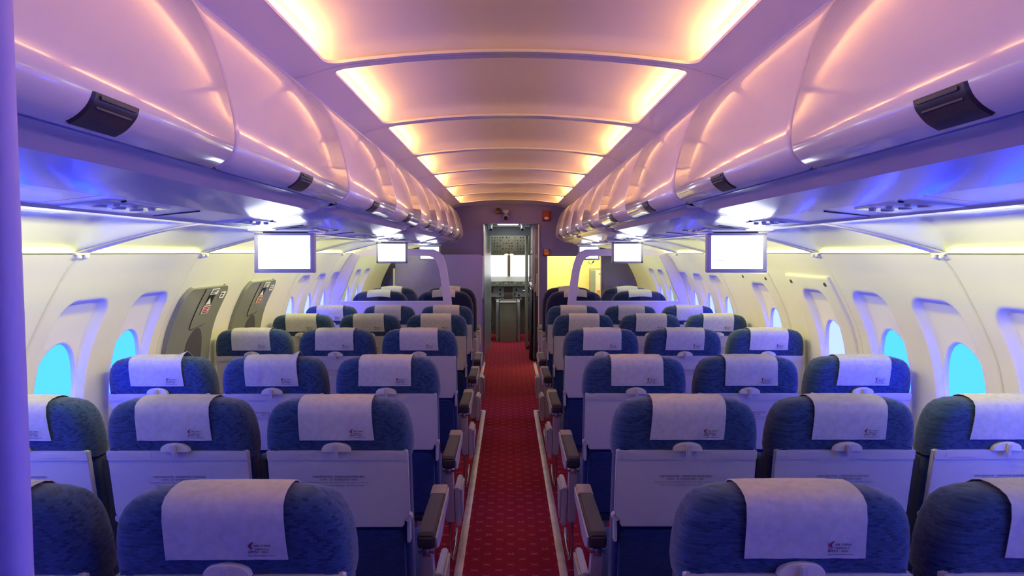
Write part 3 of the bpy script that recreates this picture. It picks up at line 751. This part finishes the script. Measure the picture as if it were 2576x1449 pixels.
# ------------------------------------------------------------------ wide navy seats
o = [(.255, .42), (.29, .50), (.315, .70), (.318, .95), (.312, 1.05), (.290, 1.125), (.250, 1.172), (.20, 1.195), (.10, 1.206)]
NO = [(-x, z) for x, z in o] + [(0, 1.208)] + [(x, z) for x, z in reversed(o)] + [(.12, .415), (0, .415), (-.12, .415)]
NSH = lambda z: (1.06 - z) * 0.14
ME2 = {}
ME2['back'] = pillow(NO, .080, .055, .008, 0.0, NSH).mesh('backrest', 60)
m = MB(); rows = []
for y, z in [(.094, 1.13), (.09, 1.17), (.062, 1.206), (.0, 1.2215), (-.062, 1.209), (-.092, 1.175), (-.1005, 1.147)]:
    rows.append([(u * .125, y + NSH(z) - 0.002 * math.sin(4 * u), z - .004 * u * u + 0.003 * math.sin(3 * u + 1)) for u in [-1 + i / 5 for i in range(11)]])
m.grid(rows); bmesh.ops.recalc_face_normals(m.bm, faces=m.bm.faces); bmesh.ops.solidify(m.bm, geom=m.bm.faces[:], thickness=.0015); ME2['cov'] = m.mesh('headrest_cover', 60)
b = pillow(rrect(-.27, .27, -.27, .27, .05, 4), .07, .045, .010)
for vv in b.bm.verts: vv.co = (vv.co.x, vv.co.z + .40, .42 - vv.co.y)
ME2['cush'] = b.mesh('seat_cushion', 50)
ME2['base'] = MB().box((0, .38, .19), (.50, .46, .30), .03).box((0, .38, .02), (.40, .50, .04), .01).mesh('seat_base', 30)
m = MB(); m.prism([(.03, .45), (.03, .66), (.06, .675), (.62, .665), (.645, .64), (.63, .60), (.58, .45)], lambda a, b, t: (t, a, b), -.030, .030, .012); ME2['arm'] = m.mesh('armrest', 30)
ME2['top'] = MB().box((0, .35, .678), (.055, .50, .016), .006).mesh('arm_top', 30)
ME2['panel'] = pillow(rrect(-.22, .22, .50, .88, .03, 4), .012, .008, .003, -.088, NSH).mesh('back_pocket', 50)
for sd, side in ((-1, 'grey-hatch side'), (1, 'cream-hatch side')):
    for y, rn in ((7.42, 'just ahead of glazed partition'), (8.20, 'nearest the front bulkhead')):
        for x, kn in ((.715, 'aisle'), (1.42, 'window')):
            t = thing('wide_seat', 'wide dark navy %s seat, row %s, %s' % (kn, rn, side), 'seat', (sd * x, y, 0), 'wide navy seats')
            P('backrest', ME2['back'], 'navy', t); P('headrest_cover', ME2['cov'], 'cloth', t); P('seat_cushion', ME2['cush'], 'navy', t); P('seat_base', ME2['base'], 'dgrey', t); P('back_pocket', ME2['panel'], 'navy', t)
            for q in (-1, 1):
                a = P('armrest', ME2['arm'], 'grey', t, (q * .318, 0, 0)); P('arm_top', ME2['top'], 'arm', a)

# ------------------------------------------------------------------ glazed partitions
for sd, side in ((-1, 'grey-hatch side'), (1, 'cream-hatch side')):
    t = thing('glazed_partition', 'pale lilac partition with large clear pane behind wide seats, %s' % side, 'partition', (0, 6.80, 0), 'glazed partitions')
    hole = [(.670, 1.136), (.680, 1.25), (.694, 1.364), (.708, 1.455), (.722, 1.50), (.742, 1.545), (.770, 1.575), (.805, 1.590), (1.05, 1.592), (1.30, 1.592), (1.508, 1.592), (1.56, 1.48), (1.61, 1.37), (1.66, 1.25), (1.715, 1.136), (1.50, 1.136), (1.20, 1.136), (.90, 1.136)]
    outr = [(.578, 1.05), (.592, 1.20), (.612, 1.34), (.630, 1.455), (.648, 1.53), (.672, 1.59), (.708, 1.632), (.76, 1.655), (1.05, 1.665), (1.30, 1.665), (1.545, 1.640), (1.635, 1.54), (1.70, 1.43), (1.745, 1.34), (1.80, 1.13), (1.815, 1.04), (1.20, 1.04), (.85, 1.04)]
    m = MB(); rows = []
    for y in (-.016, .016):
        rows += [[(sd * a, y, b) for a, b in (outr if y < 0 else hole)], [(sd * a, y, b) for a, b in (hole if y < 0 else outr)]]
    R = m.grid(rows, close=True)
    n = len(hole)
    for k in range(n): m.bm.faces.new([R[3][k], R[3][(k+1) % n], R[0][(k+1) % n], R[0][k]])
    m.obj('frame', 'part', t, 30)
    low = [(.578, 1.05), (.85, 1.04), (1.20, 1.04), (1.815, 1.04), (1.83, .9), (1.82, .7), (1.78, .45), (1.70, .2), (1.62, 0.01), (.55, 0.01), (.56, .5)]
    MB().prism(low, lambda a, b, q: (sd * a, q, b), -.016, .016).obj('lower_panel', 'part', t, 30)
    hin = [(a * 1.0, b) for a, b in hole]
    MB().prism(hin, lambda a, b, q: (sd * a, q, b), -.003, .003).obj('pane', 'glass', t, 30)
    MB().prism([(.672, 1.137), (1.71, 1.137), (1.713, 1.131), (.671, 1.131)], lambda a, b, q: (sd * a, q, b), -.019, .019).obj('sill_trim', 'white', t, 30)

# divider edge beside the camera
m = MB(); m.prism([(-0.464, 0.0), (-0.464, 2.2), (-1.20, 2.2), (-1.45, 2.0), (-1.54, 1.6), (-1.54, 0.0)], lambda a, b, t: (a, t, b), 0.582, 0.618)
dv = struct(m.obj('wall_divider', 'bulk', None, 30), 'tall lavender divider with rounded blue-lit edge beside the rear row')
MB().cyl((-0.464, 0.600, 0.0), (-0.464, 0.600, 2.20), 0.0185, seg=24).obj('edge_post', 'blue', dv)  # blue light along the edge comes from this painted colour
MB().box((-0.499, 0.600, 1.10), (0.012, 0.0385, 2.20), 0.003).obj('edge_bead', 'blue', dv)

# ------------------------------------------------------------------ exit hatches
def plate(sd, hw, zt, zb, r, off, side_off=0.004, step=0.02):
    """raised panel that follows the wall, centred on y = 0"""
    m = MB(); rows = []; n = int((zt - zb) / step)
    def half(z):
        if z > zt - r: return hw - r + math.sqrt(max(0, r * r - (z - (zt - r)) ** 2))
        return hw
    zs = [zt - 0.0005, zt - 0.003, zt - 0.008, zt - 0.016] + [zt - 0.016 - (zt - 0.016 - zb) * i / n for i in range(1, n + 1)]
    for i, z in enumerate(zs):
        h = half(z); r_ = []
        e = off if i else off + 0.006
        for u in (-1, -1, -0.985): r_.append(wpt(sd, u * h, z, side_off if len(r_) == 0 else (e + 0.006 if len(r_) == 1 else e)))
        for k in range(1, 12): r_.append(wpt(sd, (-0.985 + 1.97 * k / 12) * h, z, e))
        r_.append(wpt(sd, 0.985 * h, z, e)); r_.append(wpt(sd, h, z, e + 0.006)); r_.append(wpt(sd, h, z, side_off))
        rows.append(r_)
    m.grid(rows)
    m.grid([[wpt(sd, p[1], p[2], side_off) if False else p for p in rows[0]], [(p[0] + sd * 0.03, p[1], p[2]) for p in rows[0]]])
    return m
def patch(sd, y0, y1, z0, z1, off, n=6):
    m = MB(); m.grid([[wpt(sd, y0 + (y1 - y0) * i / 4, z0 + (z1 - z0) * k / n, off) for k in range(n + 1)] for i in range(5)])
    bmesh.ops.recalc_face_normals(m.bm, faces=m.bm.faces); bmesh.ops.solidify(m.bm, geom=m.bm.faces[:], thickness=0.0012); return m
def strip(sd, pts, off, wd=0.0022):
    return MB().tube([wpt(sd, y, z, off) for y, z in pts], wd, 6)
for y, wh in ((3.80, 'rearward'), (4.63, 'forward')):
    sd = -1
    t = thing('exit_hatch', 'dark grey emergency exit hatch with placards, the %s of the pair' % wh, 'exit hatch', (0, y, 0), 'grey exit hatches')
    plate(sd, 0.27, 1.44, 0.45, 0.07, -0.022).obj('panel', 'hatch', t, 50)
    o_ = -0.024
    zz = [1.432 - 0.225 * i / 8 for i in range(9)]
    strip(sd, [(-0.06, z) for z in zz] + [(-0.055, 1.203), (-0.03, 1.200), (0.03, 1.206), (0.12, 1.218)], o_).obj('cover_seam', 'black', t)
    m = MB(); rows = []
    for f in (0.05, 0.5, 1.0): rows.append([wpt(sd, 0.045 + 0.105 * f * math.cos(2*PI*k/32), 1.05 + 0.150 * f * math.sin(2*PI*k/32), o_) for k in range(32)])
    R = m.grid(rows, close=True); m.bm.faces.new(R[0]); bmesh.ops.recalc_face_normals(m.bm, faces=m.bm.faces); m.obj('blanked_window', 'hatchd', t)
    p = patch(sd, 0.02, 0.115, 1.396, 1.430, o_ - 0.001).obj('placard', 'white', t)
    for k in range(3): patch(sd, 0.030, 0.10 - 0.015 * k, 1.421 - 0.009 * k, 1.4245 - 0.009 * k, o_ - 0.0035, 2).obj('print', 'ink', p)
    patch(sd, 0.02, 0.095, 1.338, 1.392, o_ - 0.001).obj('handle_hollow', 'black', t)
    m = MB(); q = [wpt(sd, 0.02, 1.34, o_ - 0.004), wpt(sd, 0.042, 1.377, o_ - 0.004), wpt(sd, 0.082, 1.34, o_ - 0.004), wpt(sd, 0.02, 1.34, o_ + 0.0), wpt(sd, 0.042, 1.377, o_), wpt(sd, 0.082, 1.34, o_)]
    m.add(q, [[0, 1, 2], [5, 4, 3], [0, 3, 4, 1], [1, 4, 5, 2], [2, 5, 3, 0]]); m.obj('handle_flap', 'white', t)
    p = patch(sd, 0.01, 0.10, 1.285, 1.334, o_ - 0.001).obj('placard', 'placard', t)
    for k in range(4): patch(sd, 0.022 + 0.006 * (k % 2), 0.09 - 0.01 * (k % 3), 1.323 - 0.010 * k, 1.3265 - 0.010 * k, o_ - 0.0035, 2).obj('print', 'red', p)
    p = patch(sd, 0.165, 0.228, 1.366, 1.405, o_ - 0.001).obj('placard', 'white', t)
    for k in range(2): patch(sd, 0.174, 0.203, 1.392 - 0.014 * k, 1.398 - 0.014 * k, o_ - 0.0035, 2).obj('print', 'ink', p)
for y, wh in ((3.80, 'rearward'), (4.63, 'forward')):
    sd = 1
    t = thing('exit_hatch', 'cream emergency exit hatch with lit window and two screws, the %s of the pair' % wh, 'exit hatch', (0, y, 0), 'cream exit hatches')
    # raised panel with the same scooped window recess
    m = MB(); rows = []; hw = 0.275; zt = 1.50
    zs = [zt - 0.001] + [zt - 0.008 - i * 0.0095 for i in range(85)] + [0.68, 0.60, 0.52, 0.46]
    for j in range(67):
        yy = -hw + 2 * hw * j / 66
        rows.append([wpt(sd, yy, z, -0.014 + wdepth(yy * 1.05, z + 0.01, (0.0,)) * 0.9 + (0.006 if k == 0 or j in (0, 66) else 0)) for k, z in enumerate(zs)])
    rows = [[(p[0] + 0.03, p[1], p[2]) for p in rows[0]]] + rows + [[(p[0] + 0.03, p[1], p[2]) for p in rows[-1]]]
    m.grid(rows); m.grid([[r[0] for r in rows], [(r[0][0] + 0.03, r[0][1], r[0][2]) for r in rows]])
    m.obj('panel', 'wall', t, 60)
    r = link('window_rim', rm[sd].copy(), 'wall', t); r.location = (-0.0145, 0, -0.008); r.scale = (1, .96, 1)
    p = link('pane', pane_white[sd], 'e_panew', r)
    for q in (-0.215, 0.215):
        c = wpt(sd, q, 1.462, -0.014); MB().cyl((c[0] + 0.004, c[1], c[2]), (c[0] - 0.004, c[1], c[2] - 0.003), 0.011, seg=12).obj('screw', 'dgrey', t)

# ------------------------------------------------------------------ vestibule and cockpit
struct(MB().prism([(-0.42, 10.01), (-0.40, 10.01), (-0.315, 11.85), (-0.335, 11.85)], lambda a, b, t: (a, b, t), 0, 2.06).obj('wall_vestibule_left', 'teal', None, 30), 'blue-grey passage wall before the cockpit')
struct(MB().box((0.02, 10.95, 2.10), (0.95, 1.9, 0.05)).obj('ceiling_vestibule', 'teal', None, 30), 'low ceiling of the passage before the cockpit')
vl = thing('passage_lamp', 'bright white strip lamp above the cockpit passage', 'lamp', (-0.02, 10.35, 2.065))
MB().box((0, 0, 0), (0.34, 0.30, 0.02), 0.006).obj('lamp_frame', 'white', vl); MB().box((0, 0, -0.012), (0.30, 0.26, 0.006), 0.002).obj('diffuser', 'e_lamp', vl)
struct(MB().box((0.0, 11.30, 1.985), (0.86, 0.04, 0.15)).obj('trim_%d' % (TN[0] + 1), 'teal', None, 30), 'header panel over the inner cockpit doorway')
for x, s in ((-0.29, 1), (0.21, -1)):
    t = thing('spot_camera', 'white ball camera under the passage ceiling, %s the blue-grey wall' % ('beside' if s > 0 else 'away from'), 'camera', (x, 10.22, 2.07), 'ball cameras in the passage')
    MB().cyl((0, 0, 0), (0, 0, -0.025), 0.045, 0.040).obj('base', 'white', t); MB().sph((0, 0, -0.045), 0.036).obj('ball', 'white', t)
    b = MB().cyl((0, -0.01, -0.06), (s * 0.012, -0.05, -0.10), 0.026, 0.030).obj('barrel', 'white', t); MB().cyl((s * 0.0121, -0.0505, -0.1005), (s * 0.014, -0.054, -0.105), 0.022).obj('lens', 'black', t)
t = thing('dome_camera', 'lilac dome camera fixed above the cockpit doorway', 'camera', (-0.05, 9.90, 2.225))
MB().cyl((0, 0, 0.02), (0, 0, -0.02), 0.05, 0.045).obj('base', 'rib', t); MB().cyl((0, 0, -0.02), (0, -0.01, -0.06), 0.03).obj('neck', 'rib', t)
MB().sph((0, -0.025, -0.085), 0.045).obj('ball', 'rib', t); MB().cyl((0, -0.055, -0.095), (0, -0.078, -0.103), 0.030).obj('lens', 'black', t)
t = thing('sensor_box', 'small black and red box under the ceiling edge beside the dome camera', 'box', (-0.165, 9.90, 2.235))
MB().box((0, 0, 0), (0.07, 0.05, 0.075), 0.006).obj('case', 'black', t); MB().box((0, -0.026, -0.018), (0.055, 0.006, 0.022), 0.002).obj('front', 'redbox', t)
t = thing('alarm_strobe', 'dark red alarm strobe high on the bulkhead strip', 'alarm', (0.545, 9.93, 2.165))
MB().box((0, 0, 0), (0.12, 0.04, 0.15), 0.012).obj('case', 'redbox', t); MB().sph((0, -0.02, -0.035), 0.032, (1.1, 0.5, 0.7)).obj('strobe_lens', 'white', t)
t = thing('call_point', 'small red and orange call point on the bulkhead strip', 'alarm', (0.545, 9.935, 1.63))
MB().box((0, 0, 0), (0.10, 0.03, 0.105), 0.008).obj('case', 'redbox', t); MB().box((0.005, -0.016, -0.012), (0.07, 0.004, 0.05), 0.002).obj('label_plate', 'orange', t); MB().box((-0.005, -0.016, 0.034), (0.06, 0.003, 0.012), 0.001).obj('label_strip', 'white', t)
# open cockpit door on the right
t = thing('cockpit_door', 'olive-grey cockpit door standing open beside the galley cabinets', 'door', (0.30, 11.35, 0))
MB().box((0, 0.28, 0.98), (0.035, 0.58, 1.90), 0.004, Matrix.Rotation(math.radians(0.5), 4, 'Z')).obj('leaf', 'olive', t)
m = MB().cyl((-0.03, 0.06, 0.98), (-0.065, 0.06, 0.98), 0.012); m.box((-0.066, 0.075, 0.975), (0.016, 0.06, 0.018), 0.005); m.obj('handle', 'chrome', t)
# galley cabinet on the right of the passage
t = thing('galley_cabinet', 'grey framed galley cabinet with doors beside the cockpit doorway', 'cabinet', (0.385, 10.55, 0))
MB().box((0.03, 0, 1.04), (0.10, 0.90, 2.04), 0.004).obj('body', 'grey', t)
for z0, z1, mm in ((1.60, 2.0, 'teal'), (1.16, 1.54, 'olive')): MB().box((0.03, -0.456, (z0 + z1) / 2), (0.066, 0.016, z1 - z0), 0.004).obj('end_panel', mm, t)
MB().box((0.03, -0.456, 0.53), (0.076, 0.016, 1.02), 0.004).obj('end_panel', 'curtain', t)
for z0, z1, mm in ((1.62, 2.02, 'teal'), (1.17, 1.58, 'olive')):
    d = MB().box((-0.028, 0, (z0 + z1) / 2), (0.016, 0.76, z1 - z0), 0.004).obj('cabinet_door', mm, t)
    for y in (-0.41, 0.41): MB().box((-0.027, y, (z0 + z1) / 2), (0.026, 0.04, z1 - z0 + 0.06), 0.003).obj('frame', 'grey', t)
    MB().cyl((-0.036, -0.30, z0 + 0.06), (-0.058, -0.30, z0 + 0.06), 0.010).obj('knob', 'chrome', d)
MB().box((-0.03, 0, 1.13), (0.06, 0.90, 0.04), 0.004).obj('counter', 'white', t)
m = MB(); rows = []
for z in (1.06, 0.75, 0.4, 0.02):
    rows.append([(0.338 + 0.014 * math.sin(k * 1.35) - 0.03 * (1 - z) * math.exp(-((k - 4) / 6) ** 2), 10.12 + 0.74 * k / 24, z) for k in range(25)])
m.grid(rows); c = m.obj('curtain', 'curtain', None, 70); tag(c, 'slate curtain hanging in folds below the galley counter', 'curtain')
md = c.modifiers.new('s', 'SOLIDIFY'); md.thickness = 0.004
MB().cyl((0.335, 10.08, 1.07), (0.335, 10.90, 1.07), 0.006).obj('rail', 'chrome', c)
t = thing('bulkhead_phone', 'cream handset in its cradle on the doorway jamb', 'phone', (0.415, 10.03, 0.98))
MB().box((0, 0, 0.17), (0.025, 0.03, 0.34), 0.010).obj('handset', 'tray', t); MB().box((0.005, 0.005, -0.03), (0.03, 0.04, 0.07), 0.008).obj('cradle', 'dgrey', t)
# cockpit shell
m = MB(); m.box((-1.2, 12.75, 1.2), (0.04, 2.0, 2.4)); m.box((1.2, 12.75, 1.2), (0.04, 2.0, 2.4)); m.box((0, 13.75, 0.55), (2.4, 0.04, 1.10)); m.box((0, 13.75, 2.05), (2.4, 0.04, 0.9)); m.box((0, 12.75, 2.42), (2.4, 2.0, 0.04))
m.box((-0.90, 11.86, 1.2), (1.15, 0.04, 2.4)); m.box((0.83, 11.98, 1.2), (0.95, 0.04, 2.4))
struct(m.obj('wall_cockpit', 'olive', None, 30), 'grey cockpit enclosure')
for k, (x0, x1) in enumerate(((-0.45, -0.035), (0.028, 0.45))):
    WN[0] += 1
    wp = struct(MB().box(((x0 + x1) / 2, 13.76, 1.345), (x1 - x0, 0.01, 0.50)).obj('window_%d' % WN[0], 'e_sky'), 'bright white cockpit windshield pane')
t = tag(MB().box((-0.004, 13.72, 1.345), (0.055, 0.05, 0.50), 0.008).obj('windshield_post', 'brown'), 'brown post between the two bright windshield panes', 'post')
t = thing('switch_console', 'grey overhead switch console with rows of tiny switches', 'console', (0, 12.9, 1.86))
rt = Matrix.Rotation(math.radians(-62), 4, 'X')
MB().box((0, 0, 0), (0.80, 0.62, 0.05), 0.01, rt).obj('plate', 'olive', t)
sw = MB().box((0, 0, 0), (0.014, 0.010, 0.012)).mesh('switch'); swr = MB().box((0, 0, 0), (0.026, 0.008, 0.008)).mesh('switch')
rr = random.Random(3)
for i in range(9):
    for j in range(13):
        if rr.random() < 0.62:
            p = rt @ Vector((-0.33 + 0.055 * j + rr.uniform(-.01, .01), -0.27 + 0.062 * i, -0.029)); c = rr.random()
            q = link('switch', sw if c < .7 else swr, 'black', t); q.location = p; q.rotation_euler.x = math.radians(-62)
for x in (-0.05, 0.045): MB().sph((x, -0.14, -0.27), 0.03, (1.3, 0.8, 0.5)).obj('dome_lamp', 'e_warm', t)
g = thing('grab_handle', 'black bar handle at the overhead panel top corner', 'handle', (-0.26, 12.68, 1.99))
m = MB().box((-0.08, 0, 0), (0.02, 0.03, 0.035), .004); m.box((0.08, 0, 0), (0.02, 0.03, 0.035), .004); m.obj('bracket', 'white', g); MB().cyl((-0.08, -0.01, 0), (0.08, -0.01, 0), 0.011).obj('bar', 'black', g)
t = thing('glareshield', 'pale grey glareshield with knobs under the windshield', 'glareshield', (0, 13.15, 1.05))
MB().prism([(-.06, -.075), (-.08, .02), (.5, .10), (.5, -.075)], lambda a, b, q: (q, a, b), -.55, .55, .006).obj('hood', 'olive', t)
for k in range(15): MB().cyl((-0.40 + .057 * k, -.072, -.02 + .012 * (k % 3)), (-0.40 + .057 * k, -.092, -.02 + .012 * (k % 3)), .008, seg=8).obj('knob', 'dgrey' if k % 3 else 'white', t)
MB().box((-0.02, -.076, .016), (0.22, .008, .010), .002).obj('slit', 'black', t)
t = thing('instrument_panel', 'blue-grey instrument panel with dark displays and round gauges', 'instrument panel', (0, 13.2, 0))
MB().box((0, .02, .865), (1.1, .05, .21), .006).obj('board', 'teal', t); MB().box((0, .035, 0.75), (0.50, .05, .10), .004).obj('board', 'teal', t)
for x, z, a, b in ((-.40, .90, .19, .12), (.41, .90, .19, .12), (-.015, .905, .165, .115), (-.015, .775, .165, .115), (-.215, .745, .085, .045), (.17, .745, .085, .045)):
    d = MB().box((x, -.008, z), (a, .012, b), .004).obj('display', mat('display_glass_%d' % len(bpy.data.materials), (.10, .07, .07), .25), t)
    m = MB().box((x, -.006, z + b/2 + .006), (a + .024, .014, .012), .002); m.box((x, -.006, z - b/2 - .006), (a + .024, .014, .012), .002); m.obj('display_frame', 'grey', t)
for x, z in ((-.175, .905), (-.175, .825), (.14, .90), (.19, .80), (.11, .82)):
    gq = MB().cyl((x, -.004, z), (x, -.020, z), .030, .028).obj('gauge', 'grey', t); MB().cyl((x, -.020, z), (x, -.022, z), .022).obj('dial', 'black', gq)
t = thing('centre_pedestal', 'tall olive-grey centre pedestal on the red carpet', 'pedestal', (-.02, 12.25, 0))
MB().box((0, .30, .36), (.31, .60, .72), .006).obj('box', 'olive', t); MB().box((0, .0, .727), (.32, .05, .014), .003).obj('top_edge', 'white', t)
for q in (-1, 1): MB().box((q * .195, .36, .37), (.05, .60, .73), .004).obj('side_rail', 'teal', t)
for q in (-1, 1):
    t = thing('pilot_seat_base', 'dark pilot seat base %s the centre pedestal' % ('left of' if q < 0 else 'right of'), 'seat', (q * .50, 12.6, 0), 'pilot seats')
    MB().box((0, 0, .25), (.40, .42, .10), .02).obj('cushion', 'curtain', t); MB().box((0, 0, .11), (.26, .30, .20), .01).obj('base', 'dgrey', t); MB().box((0, -.2, .50), (.38, .08, .42), .03).obj('backrest', 'curtain', t)
# picture screen in the lobby
t = thing('wall_screen', 'framed screen with an orange and white picture on the yellow-lit wall', 'screen', (1.45, 10.97, 1.08))
MB().box((0, 0, 0.03), (0.30, 0.03, 0.52), .006).obj('frame', 'brown', t)
MB().box((0.0, -.0165, 0.03), (0.26, .003, 0.48)).obj('picture', 'white', t)
MB().box((-.09, -.019, .07), (.08, .002, .38)).obj('picture_area', 'teal', t); MB().box((.05, -.019, -.09), (.16, .002, .06)).obj('picture_area', 'orange', t); MB().box((.04, -.019, -.17), (.18, .002, .08)).obj('picture_area', 'brown', t); MB().box((.02, -.019, .20), (.03, .002, .03)).obj('picture_area', 'orange', t)
ld = bpy.data.lights.new('cockpit_fill', 'AREA'); ld.size = 0.8; ld.energy = 28; ld.color = (1, 0.98, 0.88)  # added fill light without a fixture, brightens the cockpit console
lo = bpy.data.objects.new('cockpit_fill', ld); COL.objects.link(lo); lo.location = (0, 12.3, 2.38)
